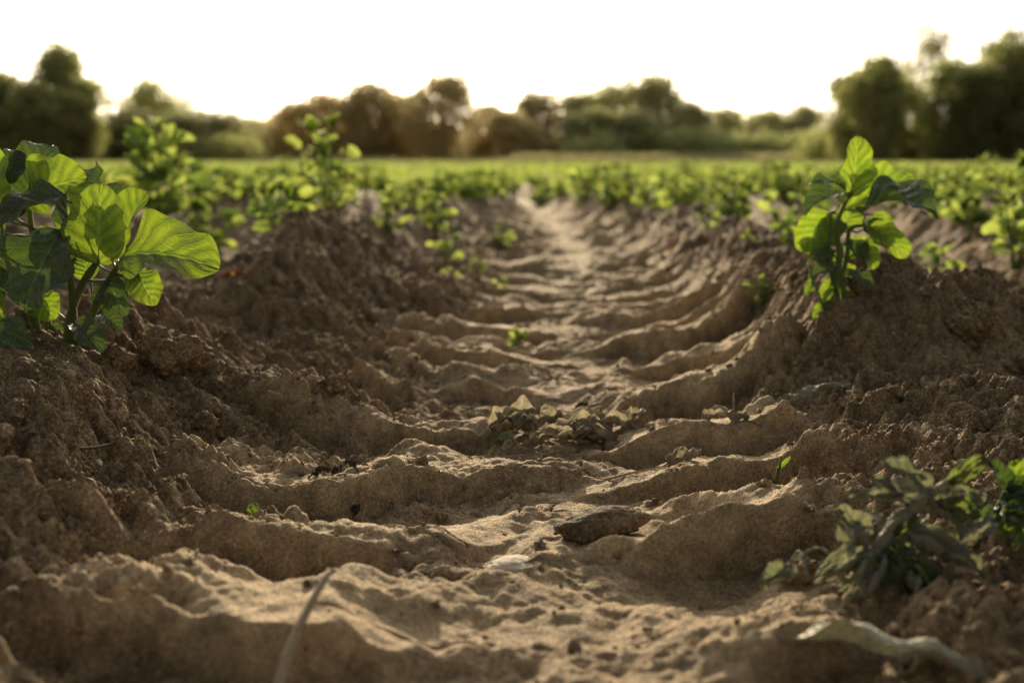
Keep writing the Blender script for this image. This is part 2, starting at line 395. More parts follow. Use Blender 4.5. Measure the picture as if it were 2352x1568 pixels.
LV=[
 ((322,562,-.02),(560,585,-.05),175,(.05,-.75,.75),.25,.9),
 ((275,575,-.03),(292,396,-.03),150,(.15,-1,.1),.35,.5),
 ((300,540,.01),(357,416,.03),105,(-.3,-1,.2),.5,.7),
 ((245,545,-.03),(228,415,-.05),78,(-.9,-.4,.2),.5,.6,1),
 ((95,430,.02),(232,388,.02),145,(-.1,-1,.35),.25,.7),
 ((25,455,.0),(18,280,-.01),130,(.1,-1,.2),.3,.5),
 ((60,430,.05),(110,312,.08),120,(.3,-.6,.7),.3,.9,1),
 ((215,500,-.05),(140,668,-.07),180,(-.1,-.8,.6),.2,.6,1),
 ((215,430,-.03),(78,500,-.06),95,(.1,-.45,.9),.35,.8,1),
 ((-20,640,-.03),(90,690,-.06),150,(.0,-1,.2),.3,.7),
 ((60,690,-.05),(60,845,-.09),185,(.1,-.8,.45),.2,.9,1),
 ((110,640,.0),(150,705,-.0),80,(.1,-1,.1),.2,.3),
 ((275,610,.0),(318,695,-.01),78,(-.3,-.8,.5),.3,.6,1),
 ((205,705,-.02),(285,768,-.05),78,(.2,-.5,.8),.3,.6,1),
 ((340,600,.0),(392,668,-.02),84,(.2,-1,.2),.25,.4),
 ((285,610,.03),(330,560,.05),70,(.1,-1,.1),.25,.4),
 ((40,520,.0),(-60,460,.0),120,(.1,-.8,.5),.3,.6),
 ((30,510,-.03),(88,520,-.06),60,(.1,-.4,.9),.4,.6,1),
 ((230,420,.05),(200,370,.08),75,(-.3,-.7,.5),.4,.6,1),
 ((110,560,.05),(60,520,.08),80,(0,-1,.2),.3,.4),
 ((-40,600,.02),(-130,640,.0),130,(-.2,-.8,.5),.3,.6),
 ((-20,460,.04),(-90,380,.05),120,(-.2,-.9,.3),.3,.6),
 ((160,600,.04),(120,520,.06),90,(-.2,-.9,.3),.3,.6,1),
 ((215,620,.03),(180,560,.05),80,(.2,-.9,.3),.3,.6),
 ((60,600,.03),(20,560,.04),90,(.2,-.9,.3),.3,.6,1),
 ((240,640,.02),(265,690,.01),60,(.2,-.9,.3),.3,.6,1),
 ((150,760,.02),(215,800,-.01),45,(.1,-.5,.9),.3,.8,1),
 ((70,450,-.02),(130,470,-.05),70,(.1,-.4,.9),.3,.8,1),
 ((60,640,-.02),(5,600,-.03),90,(.1,-.7,.6),.3,.8,1),
 ((10,560,-.01),(-40,520,-.02),90,(.1,-.7,.6),.3,.8,1),
 ((130,690,.03),(60,660,.05),80,(.1,-.9,.3),.3,.5),
 ((200,560,.04),(250,500,.06),90,(.1,-.9,.3),.3,.5,1),
 ((150,520,.04),(200,450,.07),90,(.1,-.9,.3),.3,.5),
 ((250,480,.03),(270,400,.05),70,(.6,-.6,.3),.4,.5,1),
 ((20,400,.03),(60,330,.05),80,(.4,-.8,.3),.4,.5,1),
 ((100,740,.03),(160,770,.02),60,(.1,-.8,.6),.3,.6,1),
 ((255,660,.03),(330,650,.03),60,(.1,-.6,.8),.3,.9,1),
 ((240,700,.02),(300,730,.0),55,(.1,-.7,.7),.3,.9,1),
]
ST=[
 [(165,850,.0),(190,700,-.01),(235,610,-.02),(275,560,-.02),.0062],
 [(185,850,.01),(235,690,.0),(285,600,.0),(322,562,-.01),.0055],
 [(175,850,.02),(205,650,-.02),(215,520,-.04),(225,440,-.02),.0050],
 [(130,860,.0),(95,680,.0),(45,550,.0),(25,440,.0),.0060],
 [(120,850,.02),(105,640,.03),(85,500,.03),(95,430,.02),.0050],
 [(110,860,-.01),(40,700,-.03),(-10,640,-.03),(-30,600,.0),.0050],
]
custom_plant(3,(170,800),.000535,LV,ST,(-.54,1.36,.118),'leafy green potato plant with cupped backlit leaves on a soil ridge')
LV=[
 ((1945,455,.0),(1952,316,.0),92,(.1,-1,.1),.4,.3),
 ((1942,485,.02),(2115,412,.03),105,(-.1,-.75,.65),.35,.9),
 ((1962,492,-.02),(2122,500,-.08),130,(.15,-.45,.9),.35,1.5,1),
 ((1925,470,.0),(1812,500,-.04),75,(-.1,-.35,.9),.4,1.7,1),
 ((1925,440,-.01),(1835,430,-.02),55,(-.2,-.3,1),.3,1.2,1),
 ((1905,490,.02),(1835,580,.02),100,(.0,-1,.15),.3,.5),
 ((1925,500,.03),(1880,575,.04),80,(.2,-1,.2),.3,.5),
 ((1990,520,.0),(2078,592,-.01),72,(-.1,-.9,.3),.35,.6),
 ((1985,530,.02),(2040,540,.03),60,(.0,-.8,.5),.3,.6,1),
 ((1935,560,.0),(1995,600,.0),50,(.2,-.8,.4),.3,.6,1),
 ((1905,570,.0),(1850,600,-.01),45,(-.1,-.8,.5),.3,.6),
 ((1915,620,-.01),(1838,640,-.03),40,(.0,-.6,.8),.4,1.,1),
 ((1925,630,-.01),(2000,672,-.04),44,(.0,-.6,.8),.4,1.,1),
 ((1905,640,-.01),(1870,690,-.03),36,(.0,-.8,.4),.4,.6),
 ((1915,650,-.02),(1940,705,-.04),34,(.0,-.8,.4),.4,.6),
 ((1950,430,.03),(1985,370,.05),60,(-.5,-.8,.3),.4,.5,1),
 ((1930,590,.03),(1890,610,.04),45,(0,-1,.1),.3,.4),
 ((2000,540,.03),(2060,500,.04),60,(0,-1,.3),.3,.4),
 ((1900,600,.02),(1835,540,.04),55,(0,-1,.3),.3,.4),
 ((1985,550,.0),(2000,620,-.01),45,(0,-1,.3),.3,.4),
 ((1910,660,-.02),(1860,720,-.05),36,(0,-.8,.5),.3,.6),
 ((1940,530,.04),(1980,470,.05),75,(0,-1,.3),.3,.4),
 ((1930,560,.04),(1900,500,.05),75,(0,-1,.3),.3,.4,1),
 ((1950,590,.03),(2010,560,.04),60,(0,-1,.3),.3,.4),
 ((1900,610,.0),(1870,570,.01),50,(0,-.8,.5),.3,.6,1),
 ((1930,620,.02),(1975,640,.03),45,(0,-.8,.5),.3,.6),
 ((1870,690,-.05),(1840,720,-.07),26,(0,-.8,.5),.3,.6),
 ((1880,690,-.05),(1900,715,-.08),26,(0,-.8,.5),.3,.6),
 ((1850,640,-.04),(1825,670,-.06),26,(0,-.8,.5),.3,.6),
]
ST=[[(1908,735,0),(1925,600,0),(1915,520,0),(1940,450,0),.0055],
    [(1915,735,.01),(1945,600,.01),(1950,530,.01),(1985,520,.01),.0045],
    [(1900,730,-.01),(1905,640,-.01),(1900,560,0),(1905,490,.01),.0040],
    [(1895,735,-.02),(1870,695,-.05),(1850,640,-.04),(1845,600,-.02),.003]]
custom_plant(5,(1910,700),.00065,LV,ST,(.48,1.70,.145),'small green potato plant with drooping leaves on a crumbly mound')

# ---------------------------------------------------------------- generic potato plants
def gen_plant(seed,h,spread,nst,leafl,mb_l,mb_s,nl=6,nw=4):
    rng=random.Random(seed)
    for i in range(nst):
        az=rng.uniform(0,2*math.pi); lean=rng.uniform(.05,1)*spread; hh=h*rng.uniform(.6,1.) if i else h
        if i==0: lean*=.3
        top=np.array([math.cos(az)*lean,math.sin(az)*lean,hh])
        pts=[np.array([0,0,-.03])+.01*top,top*np.array([.3,.3,.35]),top*np.array([.7,.7,.7]),top]
        tube(mb_s,pts,.0045,.0018,6,sub=2)
        nlv=max(3,int(hh/.04))
        for k in range(nlv):
            f=.2+.72*(k+rng.random()*.5)/nlv; P=top*np.array([f*f*.3+f*.7,f*f*.3+f*.7,f]); a=rng.uniform(0,6.28) if k else az
            a=az+k*2.4+rng.uniform(-.5,.5)
            out=np.array([math.cos(a),math.sin(a),rng.uniform(.15,.9)]); pl=leafl*rng.uniform(.5,1.1)
            E=P+nrm(out)*pl; tube(mb_s,[P,(P+E)/2+[0,0,.004],E],.0018,.001,4,sub=1)
            ll=leafl*rng.uniform(.8,1.25)
            d=nrm([out[0],out[1],rng.uniform(-.6,.9)])
            N=nrm([rng.uniform(-1,1),rng.uniform(-1.2,1.2),rng.uniform(.1,.9)])
            mi=int(rng.random()<.35)
            leaf(mb_l,E-nrm(out)*.002,E+d*ll,N,ll*rng.uniform(.5,.7),rng.uniform(.2,.6),rng.uniform(.3,1.5),nl,nw,.1,rng,mi)
            side=np.cross(nrm(out),[0,0,1])
            for sg in (-1,1):
                Q=P+nrm(out)*pl*rng.uniform(.5,.75); l2=ll*rng.uniform(.5,.8)
                d=nrm(side*sg+nrm(out)*.4+np.array([0,0,rng.uniform(-.4,.5)]))
                leaf(mb_l,Q,Q+d*l2,N,l2*.6,.35,.8,nl,nw,.1,rng,mi)
        for k in range(5):
            a=rng.uniform(0,6.28); d=nrm([math.cos(a),math.sin(a),rng.uniform(.3,2.0)]); ll=leafl*rng.uniform(.6,1.1)
            N=nrm([-d[0],-d[1],.6]); leaf(mb_l,top,top+d*ll,N,ll*.6,.4,.9,nl,nw,.1,rng,int(rng.random()<.3))
def generic_pair(seed,h,spread,nst,ll,nl=8,nw=6,mats=None):
    a=MB();b=MB(); gen_plant(seed,h,spread,nst,ll,a,b,nl,nw)
    return a.mesh('leaves',mats or [M_field,M_fieldd]),b.mesh('stem',[M_stem])
GRP='potato plants growing on soil ridges'
hero=[(-1.17,3.8,.37,.11,6,.072,'tall bushy green potato plant rising above the others'),
      (-1.02,3.9,.18,.12,5,.062,'low green potato plant beside a taller one'),
      (-.66,3.25,.18,.08,6,.054,'short green potato plant on a rounded ridge'),
      (-.53,3.35,.31,.05,3,.068,'tall thin potato plant with drooping top leaves'),
      (-.40,3.7,.13,.08,4,.046,'low green potato plant on a ridge'),
      (-.28,4.2,.14,.08,5,.048,'low green potato plant on a ridge'),
      (.93,3.7,.19,.14,7,.052,'low green potato plant on a ridge'),
      (.80,4.2,.16,.14,7,.050,'low green potato plant on a ridge'),
      (1.04,2.75,.11,.09,4,.042,'small green potato plant on a soil ridge'),
      (1.28,2.9,.17,.13,7,.050,'small green potato plant on a soil ridge')]
for i,(x,y,h,sp,n,ll,lab) in enumerate(hero):
    a,b=generic_pair(100+i*7,h,sp,n,ll)
    plant_thing(a,b,(x,y,gz(x,y)-.005),lab,GRP)
sprouts=[(-.16,2.95,.05),(-.03,2.9,.065),(-.09,3.1,.05),(-.20,3.4,.10),(.62,2.55,.06),(.54,2.6,.045),(.435,1.98,.05),(.01,2.12,.025),(.60,3.5,.06),(-.05,4.3,.09)]
for i,(x,y,h) in enumerate(sprouts):
    a,b=generic_pair(300+i*3,h,h*.6,2,max(.018,h*.38),6,4)
    plant_thing(a,b,(x,y,gz(x,y)-.003),'tiny potato sprout growing from bare soil','potato sprouts in the furrow',name='potato_sprout')

# crop rows
rng=random.Random(11)
pos=[]
for side in (0,1):
    for k in range(0,90):
        y=2.2+rng.random()*.3
        while y<112:
            x=(rowL(y)-SP*k) if side==0 else (rowR(y)+SP*k)
            if abs(x)<.50*y+1.2:
                spr=.045+.12*min(1,max(0,(y-5)/4))
                xx=x+rng.gauss(0,spr); yy=y+rng.gauss(0,.04)
                ok=rng.random()<.95
                if k==0 and y<4.5: ok=False
                if k==1 and side==0 and y<4.3: ok=False
                if k==1 and side==1 and y<3.3: ok=False
                if side==0 and k>=2 and y<2.6: ok=False
                if ok: pos.append((xx,yy))
            y+=.17+rng.random()*.09
pos.sort(key=lambda p:p[1]*p[1]+p[0]*p[0])
vis=[p for p in pos if abs(p[0])<.46*p[1]]
ind=vis[:280]; indset=set(ind); rest=[p for p in pos if p not in indset]
variants=[]
for i in range(9):
    h=.085+.011*i
    variants.append(generic_pair(500+i,h,.15,7,.052,5,4))
for i,(x,y) in enumerate(ind):
    a,b=variants[rng.randrange(9)]
    e=put('potato_plant',None,(x,y,gz(x,y)-.006)); e.empty_display_size=.05
    e.rotation_euler=(0,0,rng.random()*6.28); sc=rng.uniform(.75,1.2); e.scale=(sc,sc,sc*rng.uniform(.8,1.1))
    e['label']='low leafy green potato plant in a crop row'; e['category']='plant'; e['group']='potato plants in the crop rows'
    put('leaves',a,parent=e); put('stem',b,parent=e)

def kites(P,D,Nn,ln,wd):
    W=np.cross(Nn,D); W/=np.linalg.norm(W,axis=1)[:,None]+1e-9
    ln=ln[:,None]; wd=wd[:,None]
    v0=P; v1=P+D*ln*.45+W*wd*.5+Nn*wd*.12; v2=P+D*ln; v3=P+D*ln*.45-W*wd*.5+Nn*wd*.12
    V=np.stack([v0,v1,v2,v3],1).reshape(-1,3)
    return V,np.arange(len(V)).reshape(-1,4)
R=np.random.RandomState(5)
def unit(a): return a/(np.linalg.norm(a,axis=1)[:,None]+1e-9)
rp=np.array(rest); nP=len(rp)
rz=ground(rp[:,0],rp[:,1])
M=24
px=np.repeat(rp[:,0],M);py=np.repeat(rp[:,1],M);pz=np.repeat(rz,M); n=nP*M
ph=np.repeat(R.uniform(.09,.19,nP),M); az=R.uniform(0,2*math.pi,n)
rr=np.abs(R.normal(0,1,n))*(.10+.09*sst(7,12,py)); hz=ph*R.uniform(.15,1,n)*(1-.25*np.clip(rr/.15,0,2))
P=np.stack([px+rr*np.cos(az),py+rr*np.sin(az),pz+hz],1)
D=unit(np.stack([np.cos(az)+R.normal(0,.5,n),np.sin(az)+R.normal(0,.5,n),R.uniform(-.3,1.2,n)],1))
Nn=R.normal(0,.8,(n,3))+[0,-.4,.5]; Nn=unit(Nn-D*np.sum(Nn*D,1)[:,None])
V,Fk=kites(P,D,Nn,R.uniform(.045,.09,n),R.uniform(.03,.06,n))
me=np_mesh('potato_crop',V,Fk,mats=[M_field,M_far_haze],smooth=False,midx=(R.uniform(0,1,n)<sst(12,40,py)).astype(int))
put('potato_crop',me,kind='stuff',label='dense green rows of potato crop across the field',category='crop')

# ---------------------------------------------------------------- trees
def crown_pts(blobs,n,Rr,shell=.55):
    vol=np.array([b[3]*b[4]*b[5] for b in blobs])**.75; pr=vol/vol.sum()
    ch=Rr.choice(len(blobs),n,p=pr); B=np.array(blobs)[ch]
    d=unit(Rr.normal(0,1,(n,3))); r=Rr.uniform(shell**3,1,n)**(1/3.)
    r=r*(1+.16*Rr.normal(0,1,n))
    return B[:,:3]+d*r[:,None]*B[:,3:6], d
def crown_mesh(name,blobs,n,size,Rr,mat,shell=.5):
    P,d=crown_pts(blobs,n,Rr,shell)
    P[:,2]=np.maximum(P[:,2],.01)
    D=unit(Rr.normal(0,1,(n,3))+d*.6); N=Rr.normal(0,1,(n,3))+d*.6; N=unit(N-D*np.sum(N*D,1)[:,None])
    V,Fc=kites(P,D,N,Rr.uniform(.6,1.4,n)*size,Rr.uniform(.5,1.,n)*size)
    return np_mesh(name,V,Fc,mats=[mat],smooth=False)
def tree_variant(seed,mat,n=8000,low=.04,nb=30,size=.038,sparse=False):
    Rr=np.random.RandomState(seed); blobs=[]
    for i in range(nb):
        z=low+.08+(.86-low-.08)*(i+Rr.rand())/nb; t=(z-low)/(1-low)
        rad_=.44*math.sqrt(max(.12,1-(1.9*t-.85)**2)); a=Rr.uniform(0,6.28); rr=rad_*Rr.uniform(.25,.92)
        br=Rr.uniform(.07,.16)*(.75 if sparse else 1)
        blobs.append((rr*math.cos(a),rr*math.sin(a),z,br*1.15,br*1.15,br*.85))
    blobs.append((Rr.uniform(-.06,.06),0,.86,.16,.16,.13))
    if not sparse: blobs+= [(0,0,.54,.33,.33,.32),(0,0,.72,.27,.27,.19),(0,0,.20,.30,.30,.20)]
    cm=crown_mesh('crown',blobs,n,size,Rr,mat)
    tb=MB(); tube(tb,[(0,0,-.02),(.01,0,.2),(-.01,.01,.45),(0,0,.8)],.028,.008,8)
    for b in blobs[::2]:
        z0=max(.12,b[2]*.55); tube(tb,[(0,0,z0),(b[0]*.5,b[1]*.5,(z0+b[2])*.5-.02),(b[0],b[1],b[2]+.02)],.010,.003,5,sub=2)
    return cm,tb.mesh('trunk',[M_bark])
TV={'dark':[tree_variant(s,M_t_dark,10000) for s in (1,2,3,12)],
    'warm':[tree_variant(s,M_t_warm_haze,9500) for s in (4,5,6)],
    'mid':[tree_variant(s,M_t_mid,8000) for s in (7,8,9,13)],
    'thin':[tree_variant(s,M_t_mid,1900,.40,14,.03,True) for s in (10,11)]}
def T(px,top,w,D,k): return ((px-1176)/2580.,D,(372-top)/2613.,w/2613.,k)
trees=[T(-60,150,190,95,'dark'),T(40,160,190,98,'dark'),T(168,94,160,100,'dark'),T(215,170,120,97,'dark'),T(120,185,190,94,'dark'),
 T(300,210,120,128,'thin'),T(380,178,150,125,'mid'),T(450,205,100,130,'thin'),T(330,245,170,118,'mid'),T(450,250,150,120,'mid'),T(535,248,140,124,'mid'),
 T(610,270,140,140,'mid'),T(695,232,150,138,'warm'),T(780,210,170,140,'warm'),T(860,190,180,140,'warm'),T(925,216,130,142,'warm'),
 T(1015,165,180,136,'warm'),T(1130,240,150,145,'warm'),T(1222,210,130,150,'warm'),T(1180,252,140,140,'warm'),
 T(1320,206,150,150,'mid'),T(1400,184,150,152,'mid'),T(1500,164,175,148,'mid'),T(1355,246,140,140,'mid'),T(1445,246,130,138,'mid'),T(1570,234,130,142,'mid'),
 T(1640,246,140,150,'mid'),T(1740,248,150,152,'mid'),T(1820,238,120,150,'mid'),
 T(1940,155,160,84,'dark'),T(1985,120,175,82,'dark'),T(2050,172,130,86,'dark'),T(2080,42,150,115,'thin'),T(2150,130,170,82,'dark'),T(2210,140,180,80,'dark'),
 T(2285,68,210,80,'dark'),T(2370,76,210,82,'dark'),T(2450,110,190,84,'dark'),T(-160,120,200,97,'dark'),T(2330,130,200,78,'dark')]
rt=random.Random(6)
names={'dark':'dark leafy tree at the edge of the field','warm':'rounded tree with warm haze glow put into its foliage colour','mid':'olive green tree in the boundary treeline','thin':'sparse thin-crowned tree with sky showing through'}
for b,D_,h,w,k in trees:
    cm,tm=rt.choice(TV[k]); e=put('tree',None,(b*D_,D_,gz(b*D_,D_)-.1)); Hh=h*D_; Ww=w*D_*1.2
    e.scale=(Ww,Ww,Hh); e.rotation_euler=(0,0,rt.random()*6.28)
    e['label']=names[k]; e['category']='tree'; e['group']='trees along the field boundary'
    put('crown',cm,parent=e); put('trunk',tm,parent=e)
Rr=np.random.RandomState(77)
def hedge(name,x0,x1,ydist,hmin,hmax,nb,n,mat,lab,size=.4):
    bl=[]
    for i in range(nb):
        x=x0+(x1-x0)*(i+Rr.rand())/nb; h=Rr.uniform(hmin,hmax)*(.8+.4*perlin(np.array([x*.08]),np.array([ydist*.1]),2)[0]); r=Rr.uniform(1.4,2.8)
        bl.append((x,ydist+Rr.uniform(-2,2),h*.45,r,r,h*.55))
    put(name,crown_mesh(name,bl,n,size,Rr,mat,.6),kind='stuff',label=lab,category='hedge')
hedge('hedgerow',-20,75,157,5.2,7.2,80,28000,M_t_mid,'continuous leafy hedgerow behind the field')
hedge('hedgerow',-50,8,150,5.4,7.4,50,22000,M_t_warm_haze,'leafy hedgerow with warm haze glow put into its foliage colour')
hedge('bush_line',8,42,134,2.6,4.2,40,16000,M_t_green,'lighter green bushes at the edge of the field')
hedge('scrub_line',-62,-26,116,3.6,5.4,40,18000,M_t_dark,'dark scrub under the boundary trees')
hedge('brush_line',24,50,90,2.4,4.2,36,14000,M_t_dark,'dark brush beneath the tall trees')
n=26000; gx=Rr.uniform(-60,60,n); gy=Rr.uniform(113,123,n)
P=np.stack([gx,gy,ground(gx,gy)],1); D=unit(np.stack([Rr.normal(0,.3,n),Rr.normal(0,.3,n),np.ones(n)],1)); N=Rr.normal(0,1,(n,3)); N=unit(N-D*np.sum(N*D,1)[:,None])
hh=Rr.uniform(.5,1.1,n)*(.6+.5*sst(-.3,.4,fbm(gx,gy,.08,2,3)))*np.where(gx>0,1,.6)
V,Fc=kites(P,D,N,hh,Rr.uniform(.08,.2,n))
put('dry_grass',np_mesh('dry_grass',V,Fc,mats=[M_grass],smooth=False),kind='stuff',label='pale dry grass verge at the far edge of the field',category='grass')

# ---------------------------------------------------------------- soil crumbs
import bmesh
def ico(sub):
    bm=bmesh.new(); bmesh.ops.create_icosphere(bm,subdivisions=sub,radius=1); bm.verts.ensure_lookup_table()
    v=np.array([x.co[:] for x in bm.verts]); f=np.array([[q.index for q in p.verts] for p in bm.faces]); bm.free(); return v,f
v1,f1=ico(2)
NC=26000
cx=R.uniform(-.85,.95,NC*4); cy=.60+R.uniform(0,1,NC*4)**1.5*3.0
_,cc,_=ground(cx,cy,True)
keep=(R.uniform(0,1,len(cx))<(cc**1.8*.8+.025)); cx=cx[keep][:NC];cy=cy[keep][:NC]; m=len(cx)
cz=ground(cx,cy); sz=.0010+.0052*R.uniform(0,1,m)**3.6
Vc=np.repeat(v1[None],m,0)*(1+R.normal(0,.20,(m,len(v1),1)))
Vc*=R.uniform(.55,1.2,(m,1,3))
Vc=Vc*sz[:,None,None]+np.stack([cx,cy,cz+sz*.1],1)[:,None,:]
Fc=(f1[None]+(np.arange(m)*len(v1))[:,None,None]).reshape(-1,3)
put('soil_crumbs',np_mesh('soil_crumbs',Vc.reshape(-1,3),Fc,mats=[M_clod],smooth=False),kind='stuff',label='loose crumbs of dry soil scattered on the ridges',category='soil')

# ---------------------------------------------------------------- single small things
def lump(name,x,y,sc,seed,mat,lab,cat,rot=0,sink=.3,amp=.25,group=None,tilt=(0,0)):
    v,f=ico(5); 
    o=seed*3.7
    d=1+amp*(perlin(v[:,0]*1.3+o,v[:,1]*1.3+v[:,2],2)+.5*perlin(v[:,0]*3+v[:,2]*2+o,v[:,1]*3,4)+.3*perlin(v[:,0]*8+o,v[:,1]*8+v[:,2]*7,6)+.15*perlin(v[:,0]*19+o,v[:,1]*19+v[:,2]*17,6))
    V=v*d[:,None]*np.array(sc)
    ob=put(name,np_mesh(name,V,f,mats=[mat]),(x,y,gz(x,y)+sc[2]*(1-sink)),label=lab,category=cat)
    ob.rotation_euler=(tilt[0],tilt[1],rot)
    if group: ob['group']=group
    return ob
lump('soil_clod',.085,1.03,(.044,.022,.014),6,M_clodd,'flat rounded clod of dark soil on the track','clod',.12,.1,.12,tilt=(.15,-.12))
lump('pebble',.002,.945,(.024,.019,.006),2,M_pebble,'flat pale pebble half buried in the wheel track','stone',.2,.3,.15)
lump('pebble',-.46,1.16,(.007,.006,.005),3,M_stone,'small tan pebble on crumbly soil','stone')
lump('pebble',-.36,.85,(.006,.006,.005),4,M_stone,'small tan pebble on crumbly soil','stone')
for i,(x,y,s) in enumerate([(-.43,1.40,.036),(-.47,1.33,.02),(-.36,1.3,.014),(.62,1.5,.03),(.70,1.55,.022),(.53,1.27,.022),(.57,1.2,.018),(-.23,1.42,.016),(-.48,1.02,.022),(-.36,.98,.018),(-.40,1.44,.022),(.66,1.62,.03),(.24,.90,.016),(.30,.93,.02)]):
    lump('soil_clod',x,y,(s,s*.85,s*.7),20+i,M_clod,'rounded lump of crumbly dry soil','clod',i,.5,.45,'loose soil clods')

def single_leaf(name,x,y,L,wd,mat,lab,az,pitch=.1,roll=0,droop=.6,crump=.3,dz=.006,fold=.2,cat='leaf',group='dried leaves on the soil',wave=.12):
    mb=MB(); rg=random.Random(int((x+3)*1000+y*77))
    d=np.array([math.cos(az)*math.cos(pitch),math.sin(az)*math.cos(pitch),math.sin(pitch)])
    s=np.cross(d,[0,0,1]); N=nrm(np.cross(s,d)*math.cos(roll)+nrm(s)*math.sin(roll))
    leaf(mb,-d*L/2,d*L/2,N,wd,fold,droop,24,14,wave,rg,0,crump)
    tube(mb,[-d*L*.5,-d*L*.65+np.array([0,0,-.002]),-d*L*.8+np.array([0,0,-.004])],.001,.0007,5)
    ob=put(name,mb.mesh(name,[mat]),(x,y,gz(x,y)+dz),label=lab,category=cat)
    if group: ob['group']=group
    return ob
rl_=random.Random(9)
for i in range(20):
    x=.085+min(.085,max(-.08,rl_.gauss(0,.05))); y=1.41+rl_.gauss(0,.03)
    single_leaf('dried_leaf',x,y,rl_.uniform(.05,.085),rl_.uniform(.024,.038),M_dry,'thin curled tan dried leaf in a small heap',rl_.uniform(0,6.28),rl_.uniform(-.1,.3),rl_.uniform(-.5,.5),rl_.uniform(.2,1.2),.26,.008+rl_.random()*.014,fold=.5)
single_leaf('dried_leaf',.40,1.44,.085,.035,M_flat,'pale grey green withered leaf on a soil rib',.25,.15,-.3,.6,.2,.014)
single_leaf('dried_leaf',.26,1.36,.06,.04,M_dry,'papery brown dried leaf on the track',2.6,.05,.2,.4,.25,.008)
single_leaf('dried_leaf',.19,1.22,.05,.03,M_dry,'papery brown dried leaf on the track',.6,.1,.2,.5,.25,.006)
single_leaf('dried_leaf',.29,1.20,.05,.02,M_dry,'papery brown dried leaf on the track',.3,.1,.2,.5,.25,.005)
single_leaf('dried_leaf',.34,1.30,.05,.025,M_dry,'papery brown dried leaf on the track',1.3,.1,.2,.5,.25,.007)
single_leaf('dried_leaf',.52,1.38,.05,.04,M_dry,'curled brown dried leaf on crumbly soil',2.,.5,.3,1.,.25,.016)
single_leaf('dried_leaf',-.27,1.0,.035,.016,M_grass,'small pale straw coloured leaf on soil',.1,.05,.2,.4,.2,.004)
single_leaf('dried_leaf',-.54,2.2,.04,.025,M_orange,'small orange dried leaf on a ridge',.2,.1,.0,.5,.3,.01)
single_leaf('dried_leaf',.50,3.6,.05,.03,M_orange,'small orange dried leaf in the furrow',.2,.2,.0,.5,.3,.01)
single_leaf('fallen_leaf',-.245,1.04,.018,.013,M_leaf,'tiny yellow green leaf on soil',1.6,.6,.3,.4,.1,.008,group=None)
single_leaf('fallen_leaf',-.005,1.36,.03,.016,M_leaf,'small bright green leaf beside dried leaves',.2,.3,.2,.4,.1,.012,group=None)
single_leaf('fallen_leaf',.03,1.36,.025,.014,M_leaf,'small bright green leaf beside dried leaves',2.,.4,.2,.4,.1,.012,group=None)
single_leaf('fallen_leaf',-.40,1.13,.035,.006,M_leaf,'thin green leaf blade lying on soil',.3,.1,.2,.4,.1,.006,group=None)
single_leaf('withered_leaf',.245,.722,.140,.054,M_flat,'withered grey green leaf lying on bare soil',-.36,-.05,-.50,.5,.14,.022,.25,group=None,wave=.08)

def twig(pts,r,lab,mat=M_twig,name='twig',group='twigs lying on the soil',straight=False):
    mb=MB(); P=[]
    for x,y,dz in pts: P.append((x,y,gz(x,y)+dz))
    if straight:
        za,zb=P[0][2],P[-1][2]; n_=len(P)-1
        lift=max(0,max(P[i][2]-(za+(zb-za)*i/n_) for i in range(n_+1)))
        P=[(p[0],p[1],za+(zb-za)*i/n_+lift) for i,p in enumerate(P)]
    o=np.array(P[0]); tube(mb,np.array(P)-o,r,r*.5,7,sub=5)
    put(name,mb.mesh(name,[mat]),tuple(o),label=lab,category='twig',group=group)
twig([(-.152,.69,.010),(-.148,.715,.010),(-.141,.74,.010),(-.130,.775,.010)],.0046,'short pale broken twig lying on soil',straight=True)
twig([(-.53,1.14,.006),(-.49,1.09,.004),(-.45,1.07,.003),(-.42,1.085,.004),(-.385,1.13,.008)],.0024,'curved dark root lying on the ridge',M_root)
twig([(-.10,1.18,-.005),(-.101,1.182,.018)],.0016,'short twig stub standing in the soil')
twig([(-.115,1.42,-.005),(-.12,1.42,.03)],.0014,'short twig stub standing in the soil')
twig([(-.17,1.5,-.005),(-.168,1.5,.022)],.0016,'short twig stub standing in the soil')
twig([(.30,1.5,-.005),(.298,1.5,.035)],.0016,'short twig stub standing in the soil')
twig([(.10,1.2,.004),(.14,1.22,.006),(.18,1.21,.004)],.0016,'thin dry twig lying on the track')
twig([(.20,1.15,.004),(.25,1.17,.008),(.30,1.15,.004)],.0014,'thin dry twig lying on the track')
twig([(-.02,1.3,.004),(.03,1.31,.006)],.0012,'thin dry twig lying on the track')
for i,(x,y,a) in enumerate([(-.20,1.16,.3),(-.185,1.165,1.2),(-.17,1.16,2.3),(-.160,1.12,1.5),(.1,1.6,.4)]):
    single_leaf('bark_chip',x,y,.020,.010,M_dark,'dark curled scrap of rotted plant',a,.15,.3,.8,.5,.005,cat='debris',group='dark plant scraps on soil')

LVs=[((0,30,0),(-30,10,0),14,(0,-1,.3),.2,.5),((5,50,0),(30,75,0),9,(0,-1,.2),.2,.4),((0,20,0),(35,-5,-.01),12,(0,-.6,.6),.2,.5),((0,15,0),(-38,-8,-.01),16,(0,-.6,.6),.2,.5)]
def flip(L): return [((b[0],-b[1],b[2]),(t[0],-t[1],t[2]),w,N,f,d) for b,t,w,N,f,d in L]
custom_plant(8,(0,0),.0006,flip(LVs),[[(0,10,0),(3,-20,0),(8,-45,0),(12,-75,0),.0022]],(.285,1.20,gz(.285,1.20)+.006),'tiny green shoot sprouting from the track',group=None,name='green_shoot')

